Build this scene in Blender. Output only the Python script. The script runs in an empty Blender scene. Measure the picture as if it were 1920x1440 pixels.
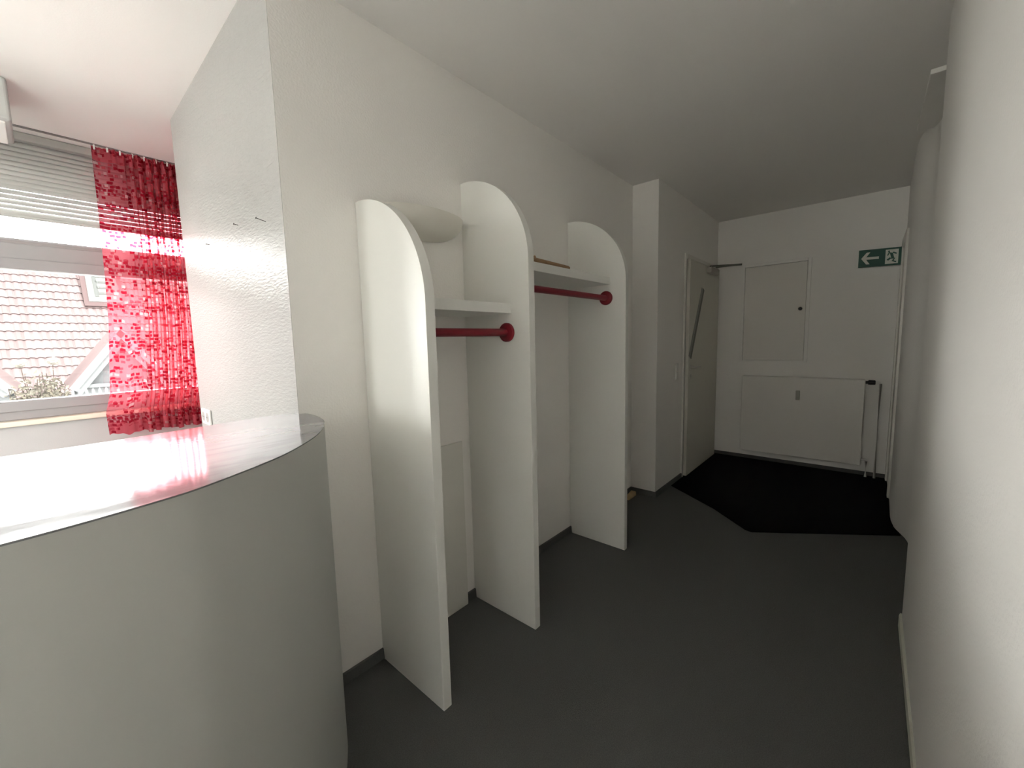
import bpy, bmesh, math, random
from mathutils import Vector, Matrix
random.seed(7)
S = bpy.context.scene
COL = S.collection

# ------------------------------------------------------------------ camera
cam_d = bpy.data.cameras.new('camera')
cam_d.sensor_width = 36.0
cam_d.lens = 14.3558
cam_d.clip_start = 0.02
cam_d.clip_end = 300
cam = bpy.data.objects.new('camera', cam_d)
COL.objects.link(cam)
_r = Vector((0.6549626, -0.75527709, -0.02409395))
_u = Vector((0.09504294, 0.05070433, 0.99418103))
_f = Vector((0.74966048, 0.65344134, -0.10499319))
_m = Matrix((( _r.x, _u.x, -_f.x, 0.0), (_r.y, _u.y, -_f.y, -1.49682), (_r.z, _u.z, -_f.z, 1.33), (0, 0, 0, 1)))
cam.matrix_world = _m
S.camera = cam

# ------------------------------------------------------------------ world: bright even overcast sky
W = bpy.data.worlds.new('overcast_sky')
S.world = W
W.use_nodes = True
bg = W.node_tree.nodes['Background']
bg.inputs['Color'].default_value = (1.0, 0.985, 0.965, 1)
bg.inputs['Strength'].default_value = 12.0

S.view_settings.view_transform = 'Standard'
S.view_settings.look = 'None'
S.view_settings.gamma = 1.0
S.view_settings.use_curve_mapping = False
S.view_settings.exposure = 1.72
S.cycles.max_bounces = 16
S.cycles.diffuse_bounces = 9
S.cycles.glossy_bounces = 6
S.cycles.transparent_max_bounces = 24
S.cycles.transmission_bounces = 8
S.cycles.sample_clamp_indirect = 8.0

# measured room numbers (metres; X along the hall, Y to the window, Z up)
X1, X2, X3 = 0.8353, 1.3767, 2.2929
XC, XCOL, WCOL, XE, ZC = 0.5744, 3.2599, 0.2133, 4.9352, 2.549
YB = 1.385            # far edge of the block
YW = 2.20             # inner face of the window wall
WX0, WX1, WZ0, WZ1 = -2.85, 0.98, 0.94, 2.33   # window opening

def portal(loc, rot, sx, sy):
    d = bpy.data.lights.new('window_portal', 'AREA')
    d.shape = 'RECTANGLE'; d.size = sx; d.size_y = sy
    d.cycles.is_portal = True
    o = bpy.data.objects.new('window_portal', d); COL.objects.link(o)
    o.location = loc; o.rotation_euler = rot
    return o
portal(((WX0 + WX1) / 2, YW + 0.17, (WZ0 + WZ1) / 2), (math.radians(-90), 0, 0), WX1 - WX0, WZ1 - WZ0)

BY0, BY1, BZ0, BZ1 = 0.60, 1.20, 0.90, 2.10    # unseen window added in the back wall, sized for fill light
portal((-3.17, (BY0 + BY1) / 2, (BZ0 + BZ1) / 2), (0, math.radians(-90), 0), BZ1 - BZ0, BY1 - BY0)

RX0, RX1, RZ0, RZ1 = -2.95, -1.45, 0.08, 2.45    # another unseen window, added behind the camera to light the hall
portal(((RX0 + RX1) / 2, -1.87, (RZ0 + RZ1) / 2), (math.radians(90), 0, 0), RX1 - RX0, RZ1 - RZ0)

# ------------------------------------------------------------------ materials
def nt(name):
    m = bpy.data.materials.new(name); m.use_nodes = True
    t = m.node_tree; b = t.nodes['Principled BSDF']
    return m, t, b
def N(t, typ, **kw):
    n = t.nodes.new(typ)
    for k, v in kw.items(): setattr(n, k, v)
    return n
def mat(name, col, rough=0.5, bump=None, vary=None, metal=0.0, spec=0.5, coat=0.0, sheen=0.0):
    """bump = (scale, strength, distance, stretch xyz); vary = (scale, second colour, contrast)"""
    m, t, b = nt(name)
    b.inputs['Base Color'].default_value = (*col, 1)
    b.inputs['Roughness'].default_value = rough
    b.inputs['Metallic'].default_value = metal
    b.inputs['Specular IOR Level'].default_value = spec
    b.inputs['Coat Weight'].default_value = coat
    b.inputs['Sheen Weight'].default_value = sheen
    tc = N(t, 'ShaderNodeTexCoord')
    if bump:
        mp = N(t, 'ShaderNodeMapping'); mp.inputs['Scale'].default_value = bump[3] if len(bump) > 3 else (1, 1, 1)
        t.links.new(tc.outputs['Object'], mp.inputs['Vector'])
        n = N(t, 'ShaderNodeTexNoise'); n.inputs['Scale'].default_value = bump[0]; n.inputs['Detail'].default_value = 3
        t.links.new(mp.outputs[0], n.inputs['Vector'])
        bp = N(t, 'ShaderNodeBump'); bp.inputs['Strength'].default_value = bump[1]; bp.inputs['Distance'].default_value = bump[2]
        t.links.new(n.outputs['Fac'], bp.inputs['Height']); t.links.new(bp.outputs[0], b.inputs['Normal'])
    if vary:
        n2 = N(t, 'ShaderNodeTexNoise'); n2.inputs['Scale'].default_value = vary[0]; n2.inputs['Detail'].default_value = 4
        t.links.new(tc.outputs['Object'], n2.inputs['Vector'])
        cr = N(t, 'ShaderNodeValToRGB')
        cr.color_ramp.elements[0].position = 0.5 - vary[2]; cr.color_ramp.elements[1].position = 0.5 + vary[2]
        cr.color_ramp.elements[0].color = (*col, 1); cr.color_ramp.elements[1].color = (*vary[1], 1)
        t.links.new(n2.outputs['Fac'], cr.inputs['Fac']); t.links.new(cr.outputs[0], b.inputs['Base Color'])
    return m

WALLC = (0.845, 0.828, 0.797)
M = {}
M['wall'] = mat('woodchip_wall_paint', WALLC, 0.5, bump=(130, 0.30, 0.004), spec=0.35)
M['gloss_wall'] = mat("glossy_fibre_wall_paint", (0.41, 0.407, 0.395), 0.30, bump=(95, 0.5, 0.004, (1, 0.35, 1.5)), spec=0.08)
M['ceiling'] = mat('ceiling_paint', (0.87, 0.853, 0.83), 0.8, bump=(160, 0.12, 0.003), spec=0.2)
M['carpet'] = mat('charcoal_carpet', (0.092, 0.093, 0.090), 0.95, bump=(420, 0.6, 0.004), vary=(260, (0.125, 0.126, 0.122), 0.2), spec=0.1)
M['matt'] = mat('black_mat_pile', (0.0045, 0.0045, 0.005), 0.95, bump=(500, 0.6, 0.004), spec=0.05)
M['shaded_wall'] = mat('shade_darkened_wall_paint', (0.50, 0.485, 0.48), 0.6, bump=(170, 0.16, 0.003), spec=0.3)  # window wall: its shading is put into a darker base colour
M['cabinet'] = mat('cabinet_lacquer', (0.76, 0.735, 0.69), 0.5)
M['panel'] = mat('satin_white_lacquer', (0.74, 0.74, 0.705), 0.36, bump=(40, 0.03, 0.002), spec=0.45)
M['board'] = mat('painted_access_board', (0.70, 0.69, 0.64), 0.5, bump=(120, 0.08, 0.002))
M['red'] = mat('dark_red_paint', (0.19, 0.006, 0.016), 0.42)
M['wood'] = mat('bare_wood', (0.36, 0.22, 0.11), 0.6, vary=(30, (0.26, 0.15, 0.07), 0.3))
M['wedge'] = mat('pale_wood', (0.55, 0.40, 0.22), 0.6, vary=(30, (0.40, 0.27, 0.13), 0.3))
M['plaster'] = mat('white_plaster', (0.70, 0.68, 0.62), 0.7)
M['deskbody'] = mat('grey_white_laminate', (0.47, 0.478, 0.452), 0.45, bump=(60, 0.03, 0.002))
M['door'] = mat('off_white_door', (0.66, 0.64, 0.57), 0.5)
M['frame'] = mat('white_frame_lacquer', (0.72, 0.70, 0.65), 0.4)
M['gap'] = mat('door_gap_shade', (0.05, 0.04, 0.025), 0.8)  # dark colour standing for the shade inside the door gap
M['steel'] = mat('brushed_steel', (0.62, 0.60, 0.56), 0.3, metal=1.0)
M['grey'] = mat('grey_metal', (0.32, 0.32, 0.29), 0.45, metal=0.3)
M['darkgrey'] = mat('dark_grey_metal', (0.13, 0.13, 0.11), 0.4)
M['black'] = mat('black_plastic', (0.012, 0.011, 0.010), 0.5)
M['plastic'] = mat('white_plastic', (0.74, 0.73, 0.70), 0.35)
M['hole'] = mat('socket_grey', (0.36, 0.34, 0.32), 0.5)
M['radiator'] = mat('radiator_enamel', (0.76, 0.74, 0.70), 0.4)
M['alloc'] = mat('grey_plastic', (0.42, 0.40, 0.35), 0.5)
M['green'] = mat('sign_green', (0.0, 0.075, 0.045), 0.45)
M['signwhite'] = mat('sign_white', (0.62, 0.66, 0.58), 0.45)
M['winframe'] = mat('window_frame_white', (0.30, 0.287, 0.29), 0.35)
M['seal'] = mat('window_seal_grey', (0.25, 0.23, 0.23), 0.5)
M['sill'] = mat('cream_sill', (0.78, 0.70, 0.58), 0.4)
M['slat'] = mat('blind_slat_white', (0.42, 0.42, 0.40), 0.4)
M['lampbox'] = mat('pale_grey_fitting', (0.40, 0.40, 0.385), 0.5)
M['skirt'] = mat('whitish_skirting', (0.55, 0.55, 0.48), 0.8, bump=(90, 0.4, 0.004))
M['nail'] = mat('nail_steel', (0.16, 0.15, 0.14), 0.4, metal=0.8)
# outdoors
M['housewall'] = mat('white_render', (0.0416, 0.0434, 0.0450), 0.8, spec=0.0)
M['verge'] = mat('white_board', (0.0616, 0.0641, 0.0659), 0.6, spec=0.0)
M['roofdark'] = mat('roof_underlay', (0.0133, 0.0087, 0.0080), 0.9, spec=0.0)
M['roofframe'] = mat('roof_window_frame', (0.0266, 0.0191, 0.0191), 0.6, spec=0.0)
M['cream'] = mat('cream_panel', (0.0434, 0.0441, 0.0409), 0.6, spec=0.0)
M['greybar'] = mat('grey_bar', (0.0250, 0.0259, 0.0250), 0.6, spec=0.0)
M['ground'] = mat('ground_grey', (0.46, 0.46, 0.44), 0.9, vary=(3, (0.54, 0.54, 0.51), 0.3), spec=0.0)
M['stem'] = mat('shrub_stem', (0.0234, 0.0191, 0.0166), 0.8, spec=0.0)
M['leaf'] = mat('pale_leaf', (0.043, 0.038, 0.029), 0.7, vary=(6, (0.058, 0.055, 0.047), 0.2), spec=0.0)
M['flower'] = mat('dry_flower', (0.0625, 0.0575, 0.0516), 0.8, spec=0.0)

# countertop: glossy laminate with faint grey wiping smears
def counter_mat():
    m, t, b = nt('glossy_counter_laminate')
    tc = N(t, 'ShaderNodeTexCoord'); mp = N(t, 'ShaderNodeMapping')
    mp.inputs['Scale'].default_value = (7, 30, 1); mp.inputs['Rotation'].default_value = (0, 0, 0.25)
    t.links.new(tc.outputs['Object'], mp.inputs['Vector'])
    n = N(t, 'ShaderNodeTexNoise'); n.inputs['Scale'].default_value = 1.3; n.inputs['Detail'].default_value = 5
    t.links.new(mp.outputs[0], n.inputs['Vector'])
    cr = N(t, 'ShaderNodeValToRGB')
    cr.color_ramp.elements[0].position = 0.25; cr.color_ramp.elements[1].position = 0.55
    cr.color_ramp.elements[0].color = (0.150, 0.150, 0.156, 1); cr.color_ramp.elements[1].color = (0.195, 0.198, 0.203, 1)
    t.links.new(n.outputs['Fac'], cr.inputs['Fac']); t.links.new(cr.outputs[0], b.inputs['Base Color'])
    b.inputs['Specular IOR Level'].default_value = 0.32
    mr = N(t, 'ShaderNodeMapRange'); mr.inputs['To Min'].default_value = 0.13; mr.inputs['To Max'].default_value = 0.05
    t.links.new(n.outputs['Fac'], mr.inputs['Value']); t.links.new(mr.outputs[0], b.inputs['Roughness'])
    bp = N(t, 'ShaderNodeBump'); bp.inputs['Strength'].default_value = 0.06; bp.inputs['Distance'].default_value = 0.002
    t.links.new(n.outputs['Fac'], bp.inputs['Height']); t.links.new(bp.outputs[0], b.inputs['Normal'])
    return m
M['counter'] = counter_mat()

def glass_mat():
    m = bpy.data.materials.new('window_glass'); m.use_nodes = True
    t = m.node_tree; t.nodes.clear()
    o = N(t, 'ShaderNodeOutputMaterial'); tr = N(t, 'ShaderNodeBsdfTransparent'); gl = N(t, 'ShaderNodeBsdfGlossy')
    tr.inputs['Color'].default_value = (0.96, 0.97, 0.965, 1); gl.inputs['Roughness'].default_value = 0.02
    fr = N(t, 'ShaderNodeFresnel'); fr.inputs['IOR'].default_value = 1.45
    mx = N(t, 'ShaderNodeMixShader')
    t.links.new(fr.outputs[0], mx.inputs[0]); t.links.new(tr.outputs[0], mx.inputs[1]); t.links.new(gl.outputs[0], mx.inputs[2])
    t.links.new(mx.outputs[0], o.inputs['Surface'])
    return m
M['glass'] = glass_mat()

def tile_mat():
    m, t, b = nt('clay_roof_tile')
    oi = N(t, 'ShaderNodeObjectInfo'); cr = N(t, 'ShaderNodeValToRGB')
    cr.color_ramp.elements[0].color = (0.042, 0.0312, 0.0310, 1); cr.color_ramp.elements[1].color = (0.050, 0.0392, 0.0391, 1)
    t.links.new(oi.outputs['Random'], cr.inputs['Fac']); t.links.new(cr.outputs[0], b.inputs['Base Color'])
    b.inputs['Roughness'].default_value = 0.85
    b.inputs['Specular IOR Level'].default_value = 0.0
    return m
M['tile'] = tile_mat()

def curtain_mat():
    """red voile with a scatter of darker and clear little squares (UV in metres of cloth)"""
    m = bpy.data.materials.new('red_square_voile'); m.use_nodes = True
    t = m.node_tree; t.nodes.clear(); L = t.links.new
    out = N(t, 'ShaderNodeOutputMaterial'); uv = N(t, 'ShaderNodeUVMap'); uv.uv_map = 'UVMap'
    def math_(op, a, b=None, c=None):
        n = N(t, 'ShaderNodeMath', operation=op)
        for i, v in enumerate((a, b, c)):
            if v is None: continue
            if isinstance(v, (int, float)): n.inputs[i].default_value = v
            else: L(v, n.inputs[i])
        return n.outputs[0]
    sep = N(t, 'ShaderNodeSeparateXYZ'); L(uv.outputs[0], sep.inputs[0])
    def layer(sx, sy, off, wmin, wmax):
        """random little rectangles; returns (mask inside rectangle, random value of the cell)"""
        cx = math_('DIVIDE', sep.outputs['X'], sx); cy = math_('DIVIDE', sep.outputs['Y'], sy)
        row = math_('FLOOR', cy)
        sh = N(t, 'ShaderNodeTexWhiteNoise', noise_dimensions='1D'); L(math_('ADD', row, off), sh.inputs['W'])
        cx = math_('ADD', cx, sh.outputs['Value'])
        col = math_('FLOOR', cx)
        cmb = N(t, 'ShaderNodeCombineXYZ'); L(col, cmb.inputs[0]); L(row, cmb.inputs[1]); cmb.inputs[2].default_value = off
        wn = N(t, 'ShaderNodeTexWhiteNoise', noise_dimensions='3D'); L(cmb.outputs[0], wn.inputs['Vector'])
        sc = N(t, 'ShaderNodeSeparateColor'); L(wn.outputs['Color'], sc.inputs[0])
        fx = math_('FRACT', cx); fy = math_('FRACT', cy)
        hw = math_('MULTIPLY_ADD', sc.outputs[1], (wmax - wmin) / 2, wmin / 2)
        inx = math_('LESS_THAN', math_('ABSOLUTE', math_('SUBTRACT', fx, 0.5)), hw)
        iny = math_('LESS_THAN', math_('ABSOLUTE', math_('SUBTRACT', fy, 0.5)), 0.36)
        return math_('MULTIPLY', inx, iny), sc.outputs[0]
    # bands across the cloth where the squares crowd together
    ph = math_('FRACT', math_('DIVIDE', math_('ADD', sep.outputs['Y'], 0.03), 0.235))
    band = math_('LESS_THAN', math_('ABSOLUTE', math_('SUBTRACT', ph, 0.5)), 0.14)
    core = math_('LESS_THAN', math_('ABSOLUTE', math_('SUBTRACT', ph, 0.5)), 0.05)
    ma, ra = layer(0.029, 0.0225, 3.0, 0.35, 0.95)
    mb, rb = layer(0.027, 0.021, 17.0, 0.4, 0.95)
    mc, rc = layer(0.027, 0.024, 29.0, 0.5, 0.98)
    pa = math_('ADD', math_('MULTIPLY_ADD', band, 0.28, 0.30), math_('MULTIPLY', core, 0.25))
    dark = math_('MULTIPLY', ma, math_('LESS_THAN', ra, pa))
    mid = math_('MULTIPLY', mb, math_('LESS_THAN', rb, math_('MULTIPLY_ADD', band, 0.3, 0.25)))
    clear = math_('MULTIPLY', mc, math_('LESS_THAN', rc, 0.09))
    hem = math_('LESS_THAN', sep.outputs['Y'], 0.075)
    head = math_('GREATER_THAN', sep.outputs['Y'], 1.66)
    edge = math_('MAXIMUM', hem, head)
    # see-through amount and colour
    tr = N(t, 'ShaderNodeBsdfTransparent'); df = N(t, 'ShaderNodeBsdfDiffuse'); tl = N(t, 'ShaderNodeBsdfTranslucent')
    def mixc(fac, a, b):
        n = N(t, 'ShaderNodeMix', data_type='RGBA'); L(fac, n.inputs['Factor'])
        for s, v in (('A', a), ('B', b)):
            k = [i for i in n.inputs if i.name == s and i.type == 'RGBA'][0]
            if isinstance(v, tuple): k.default_value = (*v, 1)
            else: L(v, k)
        return [o for o in n.outputs if o.type == 'RGBA'][0]
    tcol = mixc(mid, (0.95, 0.50, 0.56), (0.82, 0.24, 0.31))
    tcol = mixc(dark, tcol, (0.42, 0.03, 0.06))
    tcol = mixc(clear, tcol, (0.99, 0.82, 0.84))
    tcol = mixc(edge, tcol, (0.62, 0.07, 0.11))
    dcol = mixc(mid, (0.62, 0.13, 0.165), (0.50, 0.06, 0.09))
    dcol = mixc(dark, dcol, (0.33, 0.012, 0.03))
    dcol = mixc(clear, dcol, (0.85, 0.45, 0.47))
    L(tcol, tr.inputs['Color']); L(dcol, df.inputs['Color']); L(dcol, tl.inputs['Color'])
    m1 = N(t, 'ShaderNodeMixShader'); m1.inputs[0].default_value = 0.5; L(df.outputs[0], m1.inputs[1]); L(tl.outputs[0], m1.inputs[2])
    fac = math_('SUBTRACT', math_('ADD', 0.42, math_('MULTIPLY', math_('MAXIMUM', dark, edge), 0.22)), math_('MULTIPLY', clear, 0.22))
    m2 = N(t, 'ShaderNodeMixShader'); L(fac, m2.inputs[0]); L(tr.outputs[0], m2.inputs[1]); L(m1.outputs[0], m2.inputs[2])
    L(m2.outputs[0], out.inputs['Surface'])
    return m
M['curtain'] = curtain_mat()

# ------------------------------------------------------------------ helpers
def props(o, label=None, cat=None, group=None, kind=None):
    if label: o['label'] = label
    if cat: o['category'] = cat
    if group: o['group'] = group
    if kind: o['kind'] = kind
    return o
def empty(name, loc, **kw):
    o = bpy.data.objects.new(name, None); COL.objects.link(o); o.location = loc
    o.empty_display_size = 0.1
    return props(o, **kw)
def world_loc(p):
    v = Vector((0, 0, 0))
    while p: v += p.location; p = p.parent
    return v
def obj(name, bm, m, parent=None, smooth=False, auto=None, **kw):
    me = bpy.data.meshes.new(name)
    bmesh.ops.remove_doubles(bm, verts=bm.verts, dist=1e-6)
    bmesh.ops.recalc_face_normals(bm, faces=bm.faces)
    if auto is not None:
        for f in bm.faces: f.smooth = True
        for e in bm.edges:
            if len(e.link_faces) == 2 and e.calc_face_angle(0) > math.radians(auto): e.smooth = False
    elif smooth:
        for f in bm.faces: f.smooth = True
    if parent:
        v = world_loc(parent)
        bmesh.ops.translate(bm, vec=-v, verts=bm.verts)
    bm.to_mesh(me); bm.free()
    me.materials.append(M[m] if isinstance(m, str) else m)
    o = bpy.data.objects.new(name, me); COL.objects.link(o)
    if parent: o.parent = parent
    return props(o, **kw)
def B(): return bmesh.new()
def box(bm, x0, x1, y0, y1, z0, z1, bev=0.0, seg=2):
    r = bmesh.ops.create_cube(bm, size=1)
    vs = r['verts']
    for v in vs:
        v.co = Vector(((x0 + x1) / 2 + v.co.x * (x1 - x0), (y0 + y1) / 2 + v.co.y * (y1 - y0), (z0 + z1) / 2 + v.co.z * (z1 - z0)))
    if bev:
        es = list({e for v in vs for e in v.link_edges})
        bmesh.ops.bevel(bm, geom=es, offset=bev, segments=seg, profile=0.5, affect='EDGES')
    return bm
def prism(bm, pts, vec, bev=0.0):
    """extrude a closed 3-D outline along vec"""
    vec = Vector(vec)
    a = [bm.verts.new(Vector(p)) for p in pts]; b = [bm.verts.new(Vector(p) + vec) for p in pts]
    fa = bm.faces.new(a); fb = bm.faces.new(list(reversed(b)))
    n = len(a)
    for i in range(n): bm.faces.new((a[i], b[i], b[(i + 1) % n], a[(i + 1) % n]))
    if bev:
        es = list(fa.edges) + list(fb.edges)
        bmesh.ops.bevel(bm, geom=es, offset=bev, segments=2, profile=0.5, affect='EDGES')
    return bm
def tube(bm, pts, r, seg=16, cap=True):
    """round bar through the points; r is a number or a list"""
    pts = [Vector(p) for p in pts]; rs = r if isinstance(r, (list, tuple)) else [r] * len(pts)
    rings = []
    for i, p in enumerate(pts):
        d = (pts[min(i + 1, len(pts) - 1)] - pts[max(i - 1, 0)]).normalized()
        a = d.cross(Vector((0, 0, 1)))
        if a.length < 1e-3: a = d.cross(Vector((0, 1, 0)))
        a.normalize(); b = d.cross(a)
        rings.append([bm.verts.new(p + (a * math.cos(2 * math.pi * k / seg) + b * math.sin(2 * math.pi * k / seg)) * rs[i]) for k in range(seg)])
    for i in range(len(rings) - 1):
        for k in range(seg):
            bm.faces.new((rings[i][k], rings[i][(k + 1) % seg], rings[i + 1][(k + 1) % seg], rings[i + 1][k]))
    if cap:
        bm.faces.new(list(reversed(rings[0]))); bm.faces.new(rings[-1])
    return bm

# ------------------------------------------------------------------ room shell
bm = B(); box(bm, -3.1, 5.1, -1.95, 2.4, -0.12, 0.0)
obj('floor', bm, 'carpet', kind='structure')
bm = B(); box(bm, -3.1, 5.1, -1.95, 2.4, ZC, ZC + 0.15)
obj('ceiling', bm, 'ceiling', kind='structure')

# block that carries the coat rack: long face (wallpaper) and glossy end face
wl = obj('wall_left', box(B(), XC + 0.001, XCOL + 0.3, 0.0, YB, 0.0, ZC), 'wall', kind='structure')
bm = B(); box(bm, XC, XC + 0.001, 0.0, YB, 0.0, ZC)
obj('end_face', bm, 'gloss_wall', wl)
obj('wall_door_side', box(B(), XCOL, 5.1, -WCOL, 0.0, 0.0, ZC), 'wall', kind='structure')
obj('wall_end', box(B(), XE, 5.1, -1.95, -WCOL, 0.0, ZC), 'wall', kind='structure')
bm = B()
box(bm, -3.2, -3.0, -1.95, BY0, 0, ZC); box(bm, -3.2, -3.0, BY1, 2.4, 0, ZC)
box(bm, -3.2, -3.0, BY0, BY1, 0, BZ0); box(bm, -3.2, -3.0, BY0, BY1, BZ1, ZC)
obj('wall_back', bm, 'wall', kind='structure')
obj('wall_passage', box(B(), XCOL + 0.3, XCOL + 0.4, 0.0, 2.4, 0.0, ZC), 'wall', kind='structure')

# right wall: flat, then a shallow hollow and a rounded swelling
plan = [(RX1, -1.658), (1.6, -1.668), (2.45, -1.676), (2.55, -1.686), (2.63, -1.703), (2.99, -1.725), (3.30, -1.745), (3.44, -1.752),
        (3.50, -1.749), (3.56, -1.738), (3.62, -1.720), (3.68, -1.701), (3.745, -1.688), (3.82, -1.681), (3.92, -1.680), (4.1, -1.683), (5.0, -1.700)]
bm = B()
prism(bm, [(x, y, 0.0) for x, y in plan] + [(5.0, -1.9, 0.0), (RX1, -1.9, 0.0)], (0, 0, ZC))
box(bm, -3.0, RX0, -1.9, -1.655, 0, ZC); box(bm, RX0, RX1, -1.9, -1.658, 0, RZ0); box(bm, RX0, RX1, -1.9, -1.658, RZ1, ZC)
obj('wall_right', bm, 'wall', auto=25, kind='structure')

# window wall with its opening
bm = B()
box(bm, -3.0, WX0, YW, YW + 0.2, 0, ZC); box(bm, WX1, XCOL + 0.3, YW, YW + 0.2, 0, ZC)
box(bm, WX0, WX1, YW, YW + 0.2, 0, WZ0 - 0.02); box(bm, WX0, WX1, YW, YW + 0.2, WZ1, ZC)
obj('wall_window', bm, 'shaded_wall', kind='structure')

# carpet skirting and other trims
obj('baseboard_left', box(B(), XC - 0.012, XCOL, -0.012, 0.0, 0.0, 0.044), 'carpet', kind='structure')
bm = B(); box(bm, XCOL - 0.012, XCOL, -WCOL - 0.012, -0.012, 0, 0.044); box(bm, XCOL, 3.88, -WCOL - 0.012, -WCOL, 0, 0.044)
obj('baseboard_corner', bm, 'carpet', kind='structure')
obj('baseboard_end', box(B(), XE - 0.012, XE, -1.70, -WCOL, 0, 0.040), 'carpet', kind='structure')
bm = B(); prism(bm, [(-3.0, -1.642, 0), (2.44, -1.665, 0), (2.462, -1.670, 0), (2.47, -1.70, 0), (-3.0, -1.70, 0)], (0, 0, 0.05))
obj('baseboard_right', bm, 'skirt', kind='structure')
bm = B(); box(bm, 2.865, 3.60, -1.80, -1.655, ZC - 0.022, ZC, 0.003)
obj('trim_1', bm, 'wall', kind='structure')

# ------------------------------------------------------------------ window
def ring(bm, x0, x1, z0, z1, w, y0, y1, bev=0.004):
    box(bm, x0, x0 + w, y0, y1, z0, z1, bev); box(bm, x1 - w, x1, y0, y1, z0, z1, bev)
    box(bm, x0 + w, x1 - w, y0, y1, z0, z0 + w, bev); box(bm, x0 + w, x1 - w, y0, y1, z1 - w, z1, bev)
win = empty('window_1', ((WX0 + WX1) / 2, YW, WZ0), kind='structure', label='wide white framed window with lowered blind and red curtain')
FY0, FY1 = YW + 0.03, YW + 0.11
XM = -0.95
bm = B()
ring(bm, WX0, WX1, WZ0, WZ1, 0.055, FY0, FY1)
box(bm, WX0 + 0.05, WX1 - 0.05, FY0, FY1, 1.865, 1.985, 0.004)
box(bm, XM - 0.045, XM + 0.045, FY0, FY1, WZ0 + 0.05, WZ1 - 0.05, 0.004)
obj('frame', bm, 'winframe', win)
bm = B(); box(bm, WX0 + 0.055, WX1 - 0.055, FY0 - 0.004, FY0, 1.955, 1.972)
obj('rebate_line', bm, 'seal', win)
for x0, x1 in ((WX0 + 0.055, XM - 0.045), (XM + 0.045, WX1 - 0.055)):
    bm = B(); ring(bm, x0, x1, WZ0 + 0.05, 1.87, 0.062, FY0 - 0.018, FY1 - 0.02)
    s = obj('sash', bm, 'winframe', win)
    obj('pane', box(B(), x0 + 0.058, x1 - 0.058, FY0 + 0.02, FY0 + 0.026, WZ0 + 0.108, 1.812), 'glass', s)
    obj('pane', box(B(), x0, x1, FY0 + 0.03, FY0 + 0.036, 1.985, WZ1 - 0.05), 'glass', win)
bm = B(); box(bm, WX0 - 0.04, WX1 + 0.04, YW - 0.05, FY0 + 0.01, WZ0 - 0.030, WZ0, 0.006)
obj('window_sill', bm, 'sill', win)

fill_win2 = empty('added_fill_window_2', (-3.1, (BY0 + BY1) / 2, BZ0), kind='structure', label='added unseen window in the back wall for fill light')
bm = B(); ym = (BY0 + BY1) / 2
for a, b_ in ((BY0, BY0 + 0.06), (ym - 0.045, ym + 0.045), (BY1 - 0.06, BY1)): box(bm, -3.12, -3.04, a, b_, BZ0, BZ1, 0.004)
for a, b_ in ((BZ0, BZ0 + 0.07), (BZ1 - 0.06, BZ1)): box(bm, -3.12, -3.04, BY0 + 0.06, BY1 - 0.06, a, b_, 0.004)
obj('frame', bm, 'winframe', fill_win2)
for a, b_ in ((BY0 + 0.06, ym - 0.045), (ym + 0.045, BY1 - 0.06)):
    obj('pane', box(B(), -3.083, -3.077, a, b_, BZ0 + 0.07, BZ1 - 0.06), 'glass', fill_win2)

fill_win3 = empty('added_fill_window_3', ((RX0 + RX1) / 2, -1.8, RZ0), kind='structure', label='added unseen window in the right wall behind the camera for fill light')
bm = B(); xm_ = (RX0 + RX1) / 2
for a, b_ in ((RX0, RX0 + 0.06), (xm_ - 0.045, xm_ + 0.045), (RX1 - 0.06, RX1)): box(bm, a, b_, -1.84, -1.76, RZ0, RZ1, 0.004)
for a, b_ in ((RZ0, RZ0 + 0.07), (RZ1 - 0.06, RZ1)): box(bm, RX0 + 0.06, RX1 - 0.06, -1.84, -1.76, a, b_, 0.004)
obj('frame', bm, 'winframe', fill_win3)
for a, b_ in ((RX0 + 0.06, xm_ - 0.045), (xm_ + 0.045, RX1 - 0.06)):
    obj('pane', box(B(), a, b_, -1.803, -1.797, RZ0 + 0.07, RZ1 - 0.06), 'glass', fill_win3)

# venetian blind, half drawn up under the ceiling
bl = empty('venetian_blind', (-0.92, 2.135, 2.09), label='white horizontal slat blind drawn halfway at top of window', cat='blind')
obj('headrail', box(B(), -2.80, 0.96, 2.112, 2.158, 2.505, 2.547, 0.003), 'slat', bl)
obj('bottom_rail', box(B(), -2.80, 0.96, 2.122, 2.148, 2.082, 2.098, 0.004), 'slat', bl)
def slat_bm():
    bm = B(); n = 5; top = []; bot = []
    for i in range(n + 1):
        a = (i / n - 0.5) * 0.03
        h = 0.003 * (1 - (2 * i / n - 1) ** 2)
        top.append((a, h))
    ang = math.radians(70); ca, sa = math.cos(ang), math.sin(ang)
    vs = []
    for x in (-1.87, 1.87):
        vs.append([bm.verts.new((x, a * ca - h * sa, a * sa + h * ca)) for a, h in top])
    for i in range(n): bm.faces.new((vs[0][i], vs[1][i], vs[1][i + 1], vs[0][i + 1]))
    r = bmesh.ops.solidify(bm, geom=list(bm.faces), thickness=0.0012)
    return bm
sl = None
for k in range(15):
    z = 2.112 + k * 0.0265
    if sl is None:
        bm = slat_bm(); sl = obj('slat', bm, 'slat', None, smooth=True); o = sl
    else:
        o = sl.copy(); COL.objects.link(o)
    o.parent = bl; o.location = (0.0, 0.0, z - 2.09)
for x in (-2.3, -1.3, -0.25, 0.60):
    obj('ladder_cord', tube(B(), [(x, 2.117, 2.09), (x, 2.117, 2.51)], 0.0012, 6), 'slat', bl)

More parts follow.
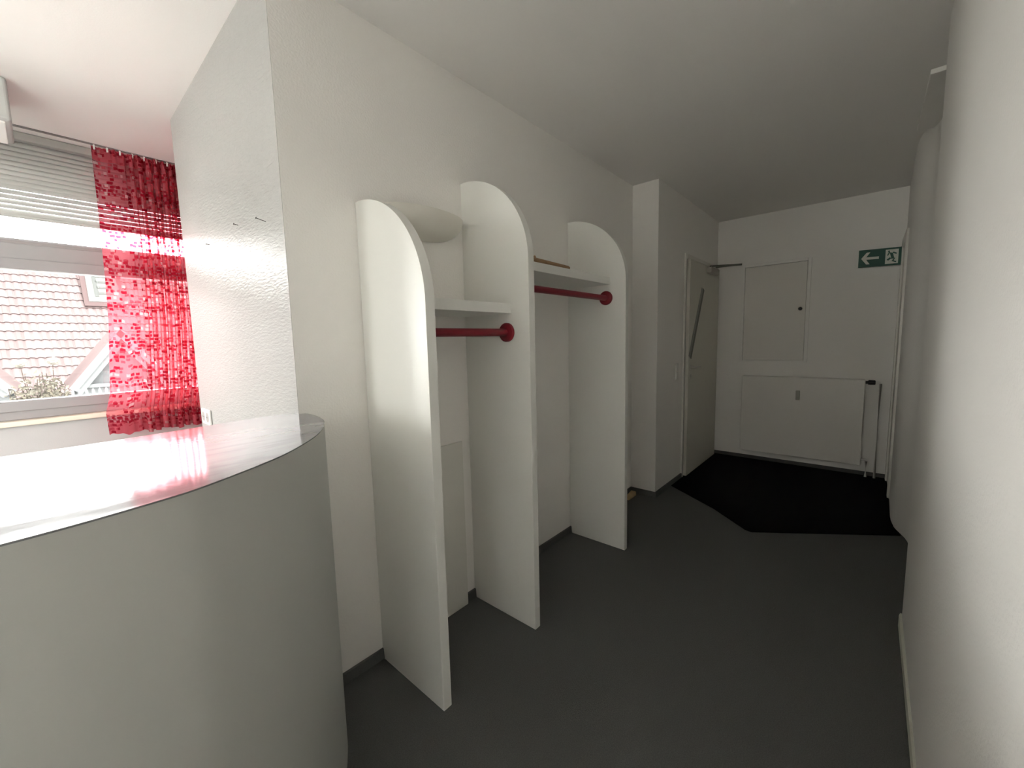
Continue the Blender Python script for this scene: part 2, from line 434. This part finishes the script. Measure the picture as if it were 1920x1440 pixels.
# curtain
def make_curtain():
    cl = empty('curtain', (0.6, 2.03, 0.82), label='sheer red curtain with a pattern of small squares', cat='curtain')
    edge = [(2.545, 0.312), (2.335, 0.311), (2.058, 0.308), (1.774, 0.303), (1.517, 0.295), (1.191, 0.270), (1.059, 0.260), (0.946, 0.232), (0.80, 0.236)]
    def xl(z):
        for (za, xa), (zb, xb) in zip(edge, edge[1:]):
            if z >= zb: return xb + (xa - xb) * (z - zb) / (za - zb)
        return edge[-1][1]
    def fold(u, z):
        g = (2.545 - z) / 1.74
        s = min(1, max(0, (u - 0.13) / 0.16)); s = s * s * (3 - 2 * s)
        a = 0.010 * math.sin(u * 34 + 0.6 + 0.5 * g) + 0.008 * math.sin(u * 13 + 1.7 * g)
        b = 0.026 * math.sin(u * 118 + 0.8 * math.sin(u * 9 + 2.2 * g) + 1.1 * g) + 0.010 * math.sin(u * 61 + 2.0 * g)
        y = a * (1 - s) + b * s
        if z > 2.49:                                     # pinched heading
            k = (z - 2.49) / 0.055
            y = y * (1 - 0.55 * k) + 0.008 * k * math.sin(u * 210)
        return y
    nu, nv = 520, 90
    bm = B(); uvl = bm.loops.layers.uv.new('UVMap')
    ulen = [0.0]
    for i in range(nu):
        u0, u1 = i / nu, (i + 1) / nu
        dx = 0.72 / nu; dy = fold(u1, 1.5) - fold(u0, 1.5)
        ulen.append(ulen[-1] + math.hypot(dx, dy))
    grid = []
    for j in range(nv + 1):
        row = []
        zt = 1 - j / nv
        for i in range(nu + 1):
            u = i / nu
            zb = 0.805 + 0.006 * math.sin(u * 40) + 0.004 * math.sin(u * 95) - 0.012 * (u > 0.9) * 0
            ztop = 2.543 - 0.006 * abs(math.sin(u * 22))
            z = zb + (ztop - zb) * zt
            x = xl(z) + (1.0 - xl(z)) * u
            s_ = min(1, max(0, (u - 0.15) / 0.16)); g_ = (2.545 - z) / 1.74
            x += -0.0085 * s_ * min(1, (2.56 - z) / 0.12) * math.sin(2 * (u * 118 + 0.8 * math.sin(u * 9 + 2.2 * g_) + 1.1 * g_))
            row.append(bm.verts.new((x, 2.03 + fold(u, z), z)))
        grid.append(row)
    for j in range(nv):
        for i in range(nu):
            f = bm.faces.new((grid[j + 1][i], grid[j + 1][i + 1], grid[j][i + 1], grid[j][i])); f.smooth = True
            for lp, (a, c) in zip(f.loops, ((i, j + 1), (i + 1, j + 1), (i + 1, j), (i, j))):
                lp[uvl].uv = (ulen[a], (1 - c / nv) * 1.738)
    me = bpy.data.meshes.new('cloth')
    bmesh.ops.translate(bm, vec=-Vector(cl.location), verts=bm.verts)
    bm.to_mesh(me); bm.free(); me.materials.append(M['curtain'])
    o = bpy.data.objects.new('cloth', me); COL.objects.link(o); o.parent = cl
    for k in range(12):
        x = 0.325 + k * 0.056
        obj('glider', box(B(), x - 0.004, x + 0.004, 2.024, 2.036, 2.520, 2.5475, 0.001), 'plastic', cl)
    return cl
make_curtain()
obj('trim_2', box(B(), -2.9, 1.02, 2.018, 2.042, ZC - 0.004, ZC, 0.001), 'seal', kind='structure')

# small fittings on the glossy end face
def nail(y, z, tilt, ln, label):
    n = empty('wall_nail', (XC, y, z), label=label, cat='nail', group='nails left in the block end face')
    p0 = Vector((XC + 0.003, y, z)); p1 = p0 + Vector((-ln, ln * 0.35, ln * tilt))
    obj('shank', tube(B(), [p0, p1], 0.0013, 8), 'nail', n)
    d = (p1 - p0).normalized()
    obj('nail_head', tube(B(), [p1, p1 + d * 0.0015], 0.0035, 10), 'nail', n)
nail(0.155, 1.775, 0.35, 0.03, 'longest bent nail high on glossy white wall near its corner')
nail(0.455, 1.822, 0.25, 0.016, 'short nail in glossy white wall, middle of three')
nail(0.885, 1.818, 0.1, 0.014, 'faint small nail in glossy wall closest to the red curtain')
so = empty('wall_socket', (XC, 1.235, 0.955), label='white double power socket low on glossy wall beside red curtain', cat='socket')
obj('cover', box(B(), XC - 0.012, XC, 1.155, 1.315, 0.912, 0.998, 0.005), 'plastic', so)
for y in (1.195, 1.275):
    bm = B(); tube(bm, [(XC - 0.013, y, 0.955), (XC - 0.0125, y, 0.955)], 0.027, 24)
    w = obj('socket_well', bm, 'hole', so)
    for dy in (-0.0095, 0.0095):
        obj('pin_hole', tube(B(), [(XC - 0.0137, y + dy, 0.955), (XC - 0.0131, y + dy, 0.955)], 0.003, 8), 'black', w)

# box fitting under the ceiling
cb = empty('ceiling_fitting', (-0.15, 1.6, 2.35), label='pale box shaped fitting under the ceiling left of the blind', cat='ceiling fitting')
obj('housing', box(B(), -0.34, 0.016, 1.45, 1.78, 2.362, ZC - 0.002, 0.012, 3), 'lampbox', cb)
obj('bottom_cover', box(B(), -0.32, -0.004, 1.47, 1.76, 2.354, 2.363, 0.003), 'plastic', cb)

# ------------------------------------------------------------------ coat rack
rk = empty('coat_rack', ((X1 + X3) / 2, -0.2, 0.0), label='white built-in coat rack of three round-topped panels with shelves and red rails', cat='coat rack')
TK, DP = 0.0378, 0.4035
def side_panel(x, top):
    R = DP - 0.002; pts = [(x, -0.014, 0.0), (x, -DP, 0.0)]
    n = 28
    for i in range(n + 1):
        a = math.pi / 2 * i / n
        pts.append((x, -0.002 - R * math.cos(a), top - R + R * math.sin(a)))
    pts += [(x, -0.002, 0.047), (x, -0.014, 0.047)]
    bm = B(); prism(bm, pts, (TK, 0, 0), 0.0025)
    return obj('side_panel', bm, 'panel', rk, auto=20)
side_panel(X1, 1.866); side_panel(X2, 2.073); side_panel(X3, 2.073)
def bay(xa, xb, zs, zr):
    bm = B(); box(bm, xa + TK, xb, -0.301, -0.002, zs, zs + 0.042, 0.0015)
    obj('shelf', bm, 'panel', rk)
    y = -0.277
    r = obj('rail', tube(B(), [(xa + TK + 0.004, y, zr), (xb - 0.004, y, zr)], 0.0165, 24), 'red', rk, auto=40)
    for xx, d in ((xa + TK, 1), (xb, -1)):
        pts = [(xx, y, zr), (xx + d * 0.010, y, zr), (xx + d * 0.014, y, zr), (xx + d * 0.016, y, zr)]
        obj('flange', tube(B(), pts, [0.042, 0.042, 0.039, 0.030], 32), 'red', r, auto=40)
bay(X1, X2, 1.451, 1.368)
bay(X2, X3, 1.654, 1.575)

# boarded hatch behind the first bay
hb = empty('access_board', (1.09, -0.01, 0.0), label='low white cover board on the wall behind the first coat rack bay', cat='board')
obj('board_face', box(B(), X1 + TK + 0.004, 1.312, -0.022, -0.0125, 0.0, 0.848, 0.0015), 'board', hb)
obj('top_strip', box(B(), X1 + TK + 0.004, 1.308, -0.0125, 0.0, 0.046, 0.843), 'board', hb)

# half-bowl wall light between the first two panels
sc = empty('wall_sconce', (1.15, 0.0, 1.77), label='half-bowl white plaster uplight on wall above lower shelf', cat='wall lamp')
def bowl():
    bm = B(); na, nb = 28, 12; cx, cz = 1.150, 1.886; a, b, c = 0.212, 0.112, 0.112
    def surf(k):
        g = []
        for j in range(nb + 1):
            ph = math.pi / 2 * j / nb
            g.append([bm.verts.new((cx - a * k * math.cos(math.pi * i / na) * math.cos(ph) ** 0.9,
                                    -0.001 - b * k * math.sin(math.pi * i / na) * math.cos(ph) ** 0.9,
                                    cz - c * k * math.sin(ph))) for i in range(na + 1)])
        return g
    o = surf(1.0); n = surf(0.95)
    for g in (o, n):
        for j in range(nb):
            for i in range(na): bm.faces.new((g[j][i], g[j][i + 1], g[j + 1][i + 1], g[j + 1][i]))
    for i in range(na): bm.faces.new((o[0][i], o[0][i + 1], n[0][i + 1], n[0][i]))
    bmesh.ops.remove_doubles(bm, verts=bm.verts, dist=1e-5)
    return bm
obj('bowl', bowl(), 'plaster', sc, auto=50)
obj('lamp_holder', tube(B(), [(1.15, -0.05, 1.80), (1.15, -0.05, 1.86)], [0.018, 0.016], 16), 'plastic', sc)

# wooden stick lying on the upper shelf
st = empty('wooden_stick', (1.72, -0.27, 1.697), label='thin brown wooden stick lying on the upper coat shelf', cat='stick')
obj('rod', tube(B(), [(1.46, -0.289, 1.7080), (1.60, -0.286, 1.7080), (1.865, -0.280, 1.7065), (1.880, -0.2795, 1.7065)], [0.0115, 0.0115, 0.0100, 0.007], 12), 'wood', st, auto=50)
obj('knob', tube(B(), [(1.566, -0.286, 1.709), (1.573, -0.286, 1.722), (1.576, -0.286, 1.727)], [0.010, 0.008, 0.004], 12), 'wood', st, auto=50)

# little wedge on the floor by the corner
wd = empty('door_wedge', (3.17, -0.06, 0.0), label='small pale wooden wedge on carpet behind third panel', cat='wedge')
bm = B(); prism(bm, [(3.06, -0.075, 0.0), (3.20, -0.075, 0.0), (3.20, -0.075, 0.034), (3.06, -0.075, 0.006)], (0, 0.045, 0), 0.0015)
obj('wedge_body', bm, 'wedge', wd)

# ------------------------------------------------------------------ curved reception counter
dk = empty('reception_counter', (-0.1, -0.3, 0.0), label='curved pale grey reception counter with glossy top in the foreground', cat='counter')
ctrl = [(-1.35, -0.40), (-1.15, -0.535), (-0.85, -0.625), (-0.50, -0.678), (-0.22, -0.693), (-0.056, -0.691), (0.035, -0.677), (0.102, -0.660), (0.146, -0.648), (0.209, -0.613), (0.287, -0.565),
        (0.352, -0.516), (0.425, -0.440), (0.485, -0.368), (0.553, -0.250), (0.583, -0.170), (0.598, -0.085), (0.600, -0.010), (0.580, 0.038), (0.528, 0.064), (0.43, 0.052),
        (0.305, 0.030), (0.092, 0.002), (-0.083, 0.004), (-0.50, 0.03), (-0.95, 0.055), (-1.25, 0.02), (-1.40, -0.15)]
def smooth_loop(p, n=6):
    out = []; m = len(p)
    for i in range(m):
        p0, p1, p2, p3 = (Vector(p[(i + k - 1) % m]) for k in range(4))
        for k in range(n):
            t = k / n
            out.append(0.5 * ((2 * p1) + (p2 - p0) * t + (2 * p0 - 5 * p1 + 4 * p2 - p3) * t * t + (-p0 + 3 * p1 - 3 * p2 + p3) * t ** 3))
    return out
def relax(p, it):
    for _ in range(it):
        p = [(p[i - 1] + p[i] * 2 + p[(i + 1) % len(p)]) / 4 for i in range(len(p))]
    return p
loop = relax(smooth_loop(ctrl), 14)
def inset(p, d):
    c = Vector((-0.1, -0.3)); o = []
    for i in range(len(p)):
        tn = (p[(i + 1) % len(p)] - p[i - 1]).normalized(); nn = Vector((tn.y, -tn.x))
        o.append(p[i] - nn * d)
    return o
bm = B(); prism(bm, [(v.x, v.y, 0.0) for v in inset(loop, 0.001)], (0, 0, 1.0890))
obj('counter_body', bm, 'deskbody', dk, auto=40)
bm = B(); prism(bm, [(v.x, v.y, 1.0890) for v in loop], (0, 0, 0.003), 0.0013)
obj('countertop', bm, 'counter', dk, auto=40)

# ------------------------------------------------------------------ entrance mat
bm = B()
prism(bm, [(3.60, -0.228, 0.0), (3.30, -0.66, 0.0), (3.055, -0.925, 0.0), (3.045, -0.965, 0.0), (3.22, -1.215, 0.0), (3.575, -1.722, 0.0), (3.70, -1.692, 0.0), (3.9, -1.678, 0.0), (XE - 0.014, -1.690, 0.0), (XE - 0.014, -0.228, 0.0)], (0, 0, 0.006))
obj('entrance_mat', bm, 'matt', label='large black entrance mat with pointed front edge before the end wall', cat='mat')

# ------------------------------------------------------------------ door in the left niche
YD = -WCOL
d1 = empty('door_1', (4.4, YD, 0.0), kind='structure', label='plain off-white door with steel handle and diagonal strip')
bm = B(); box(bm, 3.872, 3.906, YD - 0.012, YD, 0.0, 2.075, 0.002); box(bm, 4.875, 4.915, YD - 0.012, YD, 0.0, 2.075, 0.002); box(bm, 3.906, 4.875, YD - 0.012, YD, 2.035, 2.075, 0.002)
obj('door_frame', bm, 'frame', d1)
obj('door_gap', box(B(), 3.906, 3.930, YD - 0.006, YD, 0.0, 2.030), 'gap', d1)
leaf = obj('door_leaf', box(B(), 3.925, 4.872, YD - 0.036, YD - 0.006, 0.008, 2.028, 0.003), 'door', d1)
yf = YD - 0.036
def disc(name, x, z, rr, t, m, parent):
    return obj(name, tube(B(), [(x, yf, z), (x, yf - t * 0.7, z), (x, yf - t, z)], [rr, rr, rr * 0.8], 20), m, parent, auto=40)
disc('rosette', 3.985, 1.045, 0.026, 0.008, 'steel', d1)
hd = obj('handle', tube(B(), [(3.985, yf - 0.006, 1.045), (3.985, yf - 0.040, 1.045), (3.992, yf - 0.050, 1.045), (4.006, yf - 0.053, 1.045), (4.110, yf - 0.053, 1.043)], 0.0095, 12), 'steel', d1, auto=40)
disc('cylinder_rosette', 3.982, 0.955, 0.025, 0.010, 'steel', d1)
# diagonal strip on the leaf
def diag(xa, xb, za, zb, w, y0, y1):
    v = Vector((xb - xa, 0, zb - za)).normalized(); p = Vector((v.z, 0, -v.x)) * (w / 2)
    A = Vector((xa, y0, za)); Bq = Vector((xb, y0, zb))
    bm = B(); prism(bm, [A - p, A + p, Bq + p, Bq - p], (0, y1 - y0, 0), 0.001)
    return bm
obj('diagonal_strip', diag(4.295, 3.950, 1.788, 1.14, 0.060, yf - 0.004, yf + 0.001), 'grey', d1)
obj('diagonal_slot', diag(4.325, 3.975, 1.786, 1.13, 0.036, yf - 0.0055, yf + 0.001), 'darkgrey', d1)
# closer
clo = obj('door_closer', box(B(), 4.42, 4.70, yf - 0.045, yf, 1.955, 2.012, 0.004), 'alloc', d1)
obj('closer_pin', tube(B(), [(4.46, yf - 0.022, 2.012), (4.46, yf - 0.022, 2.026)], 0.009, 12), 'black', clo)
bm = B(); tube(bm, [(4.46, yf - 0.022, 2.022), (4.62, -0.515, 2.026)], 0.009, 10); tube(bm, [(4.62, -0.515, 2.030), (4.80, YD - 0.02, 2.055)], 0.007, 10)
obj('closer_arm', bm, 'darkgrey', clo)
sw = empty('light_switch', (3.70, YD, 0.95), label='narrow white double light switch on wall left of the door', cat='switch')
obj('plate', box(B(), 3.672, 3.745, YD - 0.009, YD, 0.945, 1.095, 0.003), 'plastic', sw)
for z in (0.954, 1.026):
    obj('rocker', box(B(), 3.682, 3.735, YD - 0.014, YD - 0.008, z, z + 0.060, 0.002), 'plastic', sw)

# ------------------------------------------------------------------ end wall fittings
cab = empty('wall_cabinet', (XE, -0.75, 1.06), label='flush off-white fuse cabinet door on end wall with black knob', cat='cabinet')
bm = B(); ring_y = (-1.050, -0.462)
x0c = XE - 0.018
box(bm, x0c, XE, -1.052, -1.024, 1.050, 2.058, 0.002); box(bm, x0c, XE, -0.488, -0.460, 1.050, 2.058, 0.002)
box(bm, x0c, XE, -1.024, -0.488, 2.030, 2.058, 0.002); box(bm, x0c, XE, -1.024, -0.488, 1.050, 1.068, 0.002)
obj('cabinet_frame', bm, 'wall', cab)
cd = obj('cabinet_door', box(B(), XE - 0.022, XE - 0.004, -1.020, -0.492, 1.072, 2.026, 0.002), 'cabinet', cab)
obj('knob', tube(B(), [(XE - 0.022, -0.979, 1.575), (XE - 0.030, -0.979, 1.575), (XE - 0.034, -0.979, 1.575)], [0.017, 0.017, 0.012], 16), 'black', cd, auto=40)

ra = empty('radiator', (4.87, -1.0, 0.0), label='flat white panel radiator low on the end wall', cat='radiator')
obj('front_panel', box(B(), 4.838, 4.858, -1.498, -0.508, 0.11, 0.905, 0.008, 3), 'radiator', ra)
obj('back_panel', box(B(), 4.895, 4.912, -1.49, -0.516, 0.12, 0.895, 0.006), 'radiator', ra)
obj('top_grille', box(B(), 4.850, 4.908, -1.492, -0.514, 0.897, 0.907, 0.002), 'radiator', ra)
for y in (-0.66, -1.34): obj('bracket', box(B(), 4.856, XE - 0.002, y - 0.015, y + 0.015, 0.16, 0.86), 'radiator', ra)
obj('heat_meter', box(B(), 4.822, 4.840, -1.018, -0.984, 0.685, 0.778, 0.004), 'alloc', ra)
obj('thermostat_valve', tube(B(), [(4.872, -1.498, 0.880), (4.872, -1.515, 0.880), (4.872, -1.518, 0.880), (4.872, -1.562, 0.880), (4.872, -1.566, 0.880)], [0.013, 0.013, 0.021, 0.021, 0.015], 14), 'black', ra, auto=40)
obj('supply_pipe', tube(B(), [(4.872, -1.566, 0.880), (4.872, -1.590, 0.880), (4.872, -1.600, 0.870), (4.872, -1.600, 0.0065)], 0.0095, 12), 'radiator', ra, auto=50)
obj('return_pipe', tube(B(), [(4.872, -1.490, 0.165), (4.872, -1.528, 0.165), (4.872, -1.538, 0.155), (4.872, -1.538, 0.0065)], 0.0095, 12), 'radiator', ra, auto=50)

# escape sign: arrow to the left and a running figure by a doorway
sg = empty('exit_sign', (4.86, -1.54, 1.91), label='green escape route sign with white arrow and running figure near right corner', cat='sign')
SX = 4.872
def sp(a, b): return (SX, -1.395 - a * 0.295, 1.905 + b * 0.150 - a * 0.010)
def flat(name, pts, m, t0, t1, parent):
    bm = B(); prism(bm, [(p[0] - t0, p[1], p[2]) for p in pts], (-(t1 - t0), 0, 0))
    return obj(name, bm, m, parent)
plate = flat('plate', [sp(0, 0), sp(1, 0), sp(1, 1), sp(0, 1)], 'green', 0.0, 0.003, sg)
flat('arrow', [sp(*q) for q in ((0.06, 0.5), (0.18, 0.84), (0.26, 0.84), (0.175, 0.57), (0.46, 0.57), (0.46, 0.43), (0.175, 0.43), (0.26, 0.16), (0.18, 0.16))], 'signwhite', 0.003, 0.0038, sg)
dw = flat('door_symbol', [sp(*q) for q in ((0.60, 0.10), (0.88, 0.10), (0.88, 0.90), (0.60, 0.90))], 'signwhite', 0.003, 0.0038, sg)
fig = [((0.655, 0.84), (0.69, 0.84), (0.69, 0.74), (0.655, 0.74)),
       ((0.69, 0.74), (0.76, 0.70), (0.795, 0.40), (0.735, 0.36)),
       ((0.70, 0.72), (0.655, 0.55), (0.635, 0.58), (0.675, 0.76)),
       ((0.75, 0.70), (0.83, 0.62), (0.85, 0.68), (0.77, 0.76)),
       ((0.735, 0.40), (0.665, 0.28), (0.63, 0.34), (0.70, 0.46)),
       ((0.79, 0.42), (0.74, 0.24), (0.83, 0.16), (0.85, 0.21), (0.785, 0.27), (0.815, 0.40))]
bm = B()
for p in fig: prism(bm, [(SX - 0.0038, sp(*q)[1], sp(*q)[2]) for q in p], (-0.0006, 0, 0))
obj('running_figure', bm, 'green', sg)
obj('bracket', box(B(), SX - 0.004, SX + 0.012, -1.706, -1.688, 1.93, 2.035, 0.002), 'frame', sg)

# door casing on the right wall near the end
d2 = empty('door_2', (4.6, -1.68, 0.0), kind='structure', label='white door casing on right wall beside the end wall')
bm = B(); box(bm, 4.34, 4.41, -1.72, -1.673, 0, 2.10, 0.003); box(bm, 4.84, 4.91, -1.72, -1.673, 0, 2.10, 0.003); box(bm, 4.41, 4.84, -1.72, -1.673, 2.03, 2.10, 0.003)
obj('door_frame', bm, 'frame', d2)
obj('door_leaf', box(B(), 4.412, 4.838, -1.715, -1.685, 0.008, 2.028, 0.002), 'door', d2)

# ------------------------------------------------------------------ outdoors
obj('ground', box(B(), -60, 60, -60, 60, -3.3, -3.1), 'ground', kind='structure')

# house opposite with a tiled roof
P0 = Vector((-0.5715, 23.6515, 2.1475)); AZ, PT = 0.0585, 0.8323; GA, TW = 0.4745, 0.22
e = Vector((math.cos(AZ), math.sin(AZ), 0)); s = Vector((-math.sin(AZ) * math.cos(PT), math.cos(AZ) * math.cos(PT), math.sin(PT))); nrm = e.cross(s)
hs = empty('neighbour_house', (3.0, 24.0, -3.1), label='house across the street with pale red tiled roof seen through window', cat='house')
def rp(a, b, c=0.0): return P0 + e * a + s * b + nrm * c
R0, R1 = -7, 10       # tile rows below and above the reference row
C0, C1 = -62, 60      # tile columns
a0, a1 = C0 * TW, C1 * TW; b0, b1 = R0 * GA, (R1 + 0.55) * GA
bm = B(); prism(bm, [rp(a0, b0, -0.14), rp(a1, b0, -0.14), rp(a1, b1, -0.14), rp(a0, b1, -0.14)], nrm * 0.12)
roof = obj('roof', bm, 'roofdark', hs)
def tile_shape(bm, off=None):
    n = 8; L = GA + 0.07
    def prof(t): return 0.020 * math.sin(2 * math.pi * (t - 0.08)) + 0.006 * math.sin(4 * math.pi * t)
    lo, hi, ft = [], [], []
    for i in range(n + 1):
        t = i / n; x = TW * t; w = prof(t)
        tr = (lambda v: v) if off is None else off
        lo.append(bm.verts.new(tr(Vector((x, 0, 0.062 + w))))); hi.append(bm.verts.new(tr(Vector((x, L, 0.012 + w))))); ft.append(bm.verts.new(tr(Vector((x, 0.004, 0.030 + w)))))
    for i in range(n):
        bm.faces.new((lo[i], lo[i + 1], hi[i + 1], hi[i])); bm.faces.new((ft[i], ft[i + 1], lo[i + 1], lo[i]))
rot = Matrix((e, s, nrm)).transposed()
tm = bpy.data.meshes.new('tile'); bm = B(); tile_shape(bm)
for f in bm.faces: f.smooth = False
bm.to_mesh(tm); bm.free(); tm.materials.append(M['tile'])
rest = B(); near = 0
for r_ in range(R0, R1 + 1):
    for c_ in range(C0, C1):
        pos = rp(c_ * TW, r_ * GA)
        if -6 <= r_ <= 9 and -4 <= c_ <= 13:
            o = bpy.data.objects.new('tile', tm); COL.objects.link(o)
            o.parent = roof; o.location = pos - world_loc(roof); o.rotation_euler = rot.to_euler(); near += 1
        else:
            tile_shape(rest, lambda v, p=pos: p + rot @ v)
me = bpy.data.meshes.new('outer_tiles'); bmesh.ops.translate(rest, vec=-world_loc(roof), verts=rest.verts)
rest.to_mesh(me); rest.free(); me.materials.append(M['tile'])
o = bpy.data.objects.new('outer_tiles', me); COL.objects.link(o); o.parent = roof; o['kind'] = 'stuff'
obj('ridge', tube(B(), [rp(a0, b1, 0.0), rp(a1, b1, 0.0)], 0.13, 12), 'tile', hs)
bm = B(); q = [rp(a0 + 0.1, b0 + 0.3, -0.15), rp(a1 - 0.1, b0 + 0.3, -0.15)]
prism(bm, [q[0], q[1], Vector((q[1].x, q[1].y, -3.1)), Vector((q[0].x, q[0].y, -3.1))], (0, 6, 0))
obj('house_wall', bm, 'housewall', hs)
# vent hatch in the roof
rw = obj('roof_hatch', prism(B(), [rp(2.12, 1.47, 0.05), rp(3.55, 1.47, 0.05), rp(3.55, 4.25, 0.05), rp(2.24, 4.25, 0.05)], nrm * 0.10), 'roofframe', hs)
obj('hatch_panel', prism(B(), [rp(2.29, 1.74, 0.15), rp(3.40, 1.74, 0.15), rp(3.40, 3.95, 0.15), rp(2.42, 3.95, 0.15)], nrm * 0.02), 'cream', rw)
obj('grille_bar', prism(B(), [rp(2.53, 2.05, 0.17), rp(2.66, 2.05, 0.17), rp(2.74, 3.65, 0.17), rp(2.61, 3.65, 0.17)], nrm * 0.02), 'greybar', rw)
for k in range(4):
    b = 2.22 + k * 0.38
    obj('grille_bar', prism(B(), [rp(2.66, b, 0.17), rp(3.20, b, 0.17), rp(3.20, b + 0.13, 0.17), rp(2.66, b + 0.13, 0.17)], nrm * 0.02), 'greybar', rw)

# white gables in front of that house
def gable(xa, xb, za, label, yd=12.0, zt=2.42):
    g = empty('white_gable', ((xa + xb) / 2, yd, -3.1), label=label, cat='gable', group='white gables')
    xm = (xa + xb) / 2
    bm = B(); prism(bm, [(xa + 0.12, yd + 0.25, -3.1), (xb - 0.12, yd + 0.25, -3.1), (xb - 0.12, yd + 0.25, za), (xm, yd + 0.25, zt - 0.18), (xa + 0.12, yd + 0.25, za)], (0, 3.0, 0))
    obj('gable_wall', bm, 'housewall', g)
    for sx, xe in ((1, xa), (-1, xb)):
        d = Vector((xm - xe, 0, zt - za)).normalized(); p = Vector((-d.z * sx, 0, d.x * sx))
        A = Vector((xe, yd, za)); T = Vector((xm, yd, zt))
        bm = B(); prism(bm, [A - p * 0.13, T - p * 0.13, T, A], (0, 0.06, 0)); obj('verge_board', bm, 'verge', g)
        bm = B(); prism(bm, [A - p * 0.24 + Vector((0, .08, 0)), T - p * 0.24 + Vector((0, .08, 0)), T - p * 0.10 + Vector((0, .08, 0)), A - p * 0.10 + Vector((0, .08, 0))], (0, 0.08, 0)); obj('inner_board', bm, 'verge', g)
        bm = B(); prism(bm, [A + Vector((0, .06, -0.06)), T + Vector((0, .06, -0.06)), T + Vector((0, .06, -0.01)), A + Vector((0, .06, -0.01))], (0, 3.2, 0)); obj('gable_roof', bm, 'tile', g)
    bm = B(); box(bm, xa + 0.25, xb - 0.25, yd + 0.16, yd + 0.26, za - 0.02, za + 0.06); obj('tie_board', bm, 'verge', g)
    return g
gable(0.354, 2.25, 0.50, 'white gable with steep verge board behind the red curtain', zt=1.83)
gable(-3.10, -0.40, 0.54, 'white gable end at lower left of window', zt=2.46)

# white picket railing
fe = empty('picket_railing', (1.0, 9.5, -3.1), label='low white picket railing below the gable outside window', cat='railing')
bm = B(); box(bm, 0.0, 2.4, 9.48, 9.50, 0.50, 0.54); box(bm, 0.0, 2.4, 9.48, 9.50, 0.05, 0.09)
obj('rail', bm, 'verge', fe)
for x in (0.02, 1.2, 2.38): obj('post', box(B(), x - 0.03, x + 0.03, 9.50, 9.56, -3.1, 0.60, 0.004), 'verge', fe)
pk = None
for k in range(27):
    if pk is None:
        bm = B(); prism(bm, [(-0.02, 9.455, 0.0), (0.02, 9.455, 0.0), (0.02, 9.455, 0.60), (0, 9.455, 0.645), (-0.02, 9.455, 0.60)], (0, 0.022, 0))
        pk = obj('picket', bm, 'verge'); o = pk
    else:
        o = pk.copy(); COL.objects.link(o)
    o.parent = fe; o.location = Vector((0.06 + k * 0.088, 0, 0)) - fe.location

# shrub outside
sh = empty('garden_shrub', (-0.05, 8.6, -3.1), label='pale dry shrub with two round flower heads outside the window', cat='shrub')
stems = B(); leaves = B()
def leaf_at(p, size):
    d = Vector((random.gauss(0, 1), random.gauss(0, 1), random.gauss(0.3, 0.7))).normalized(); w = d.cross(Vector((random.random(), random.random(), random.random()))).normalized()
    n_ = d.cross(w) * size * 0.15
    v = [leaves.verts.new(p), leaves.verts.new(p + d * size * .5 + w * size * .28 + n_), leaves.verts.new(p + d * size), leaves.verts.new(p + d * size * .5 - w * size * .28 + n_)]
    leaves.faces.new((v[0], v[1], v[2])); leaves.faces.new((v[0], v[2], v[3]))
tips = [(-0.235, 1.14), (0.13, 1.16)]
for k in range(34):
    if k < 2: tx, tz = tips[k]; ty = 8.6
    else: tx = random.uniform(-0.42, 0.26); tz = random.uniform(0.45, 1.02) - (0.25 if tx < -0.2 else 0); ty = 8.6 + random.uniform(-0.35, 0.35)
    bx = -0.05 + random.uniform(-0.12, 0.12)
    pts = [Vector((bx + (tx - bx) * t ** 1.5 + 0.02 * math.sin(t * 9 + k), 8.6 + (ty - 8.6) * t, -3.1 + (tz + 3.1) * t)) for t in (0, .3, .6, .8, .9, 1)]
    tube(stems, pts, [0.022, 0.018, 0.013, 0.009, 0.007, 0.005], 6)
    for j in range(46):
        t = random.uniform(0.80, 1.0); i = 3 + (t > .9); u = (t - .8) / .1 if t < .9 else (t - .9) / .1
        if k < 2 and t > .93: continue
        p = pts[i].lerp(pts[min(i + 1, 5)], min(1, u)) + Vector((random.gauss(0, .045), random.gauss(0, .05), random.gauss(0, .035)))
        leaf_at(p, random.uniform(0.05, 0.10))
obj('stems', stems, 'stem', sh)
obj('foliage', leaves, 'leaf', sh, kind='stuff')
for tx, tz in tips:
    bm = B(); bmesh.ops.create_icosphere(bm, subdivisions=3, radius=0.075)
    for v in bm.verts:
        v.co *= random.uniform(0.82, 1.1); v.co.z *= 0.85; v.co += Vector((tx, 8.6, tz + 0.02))
    obj('flower_head', bm, 'flower', sh)
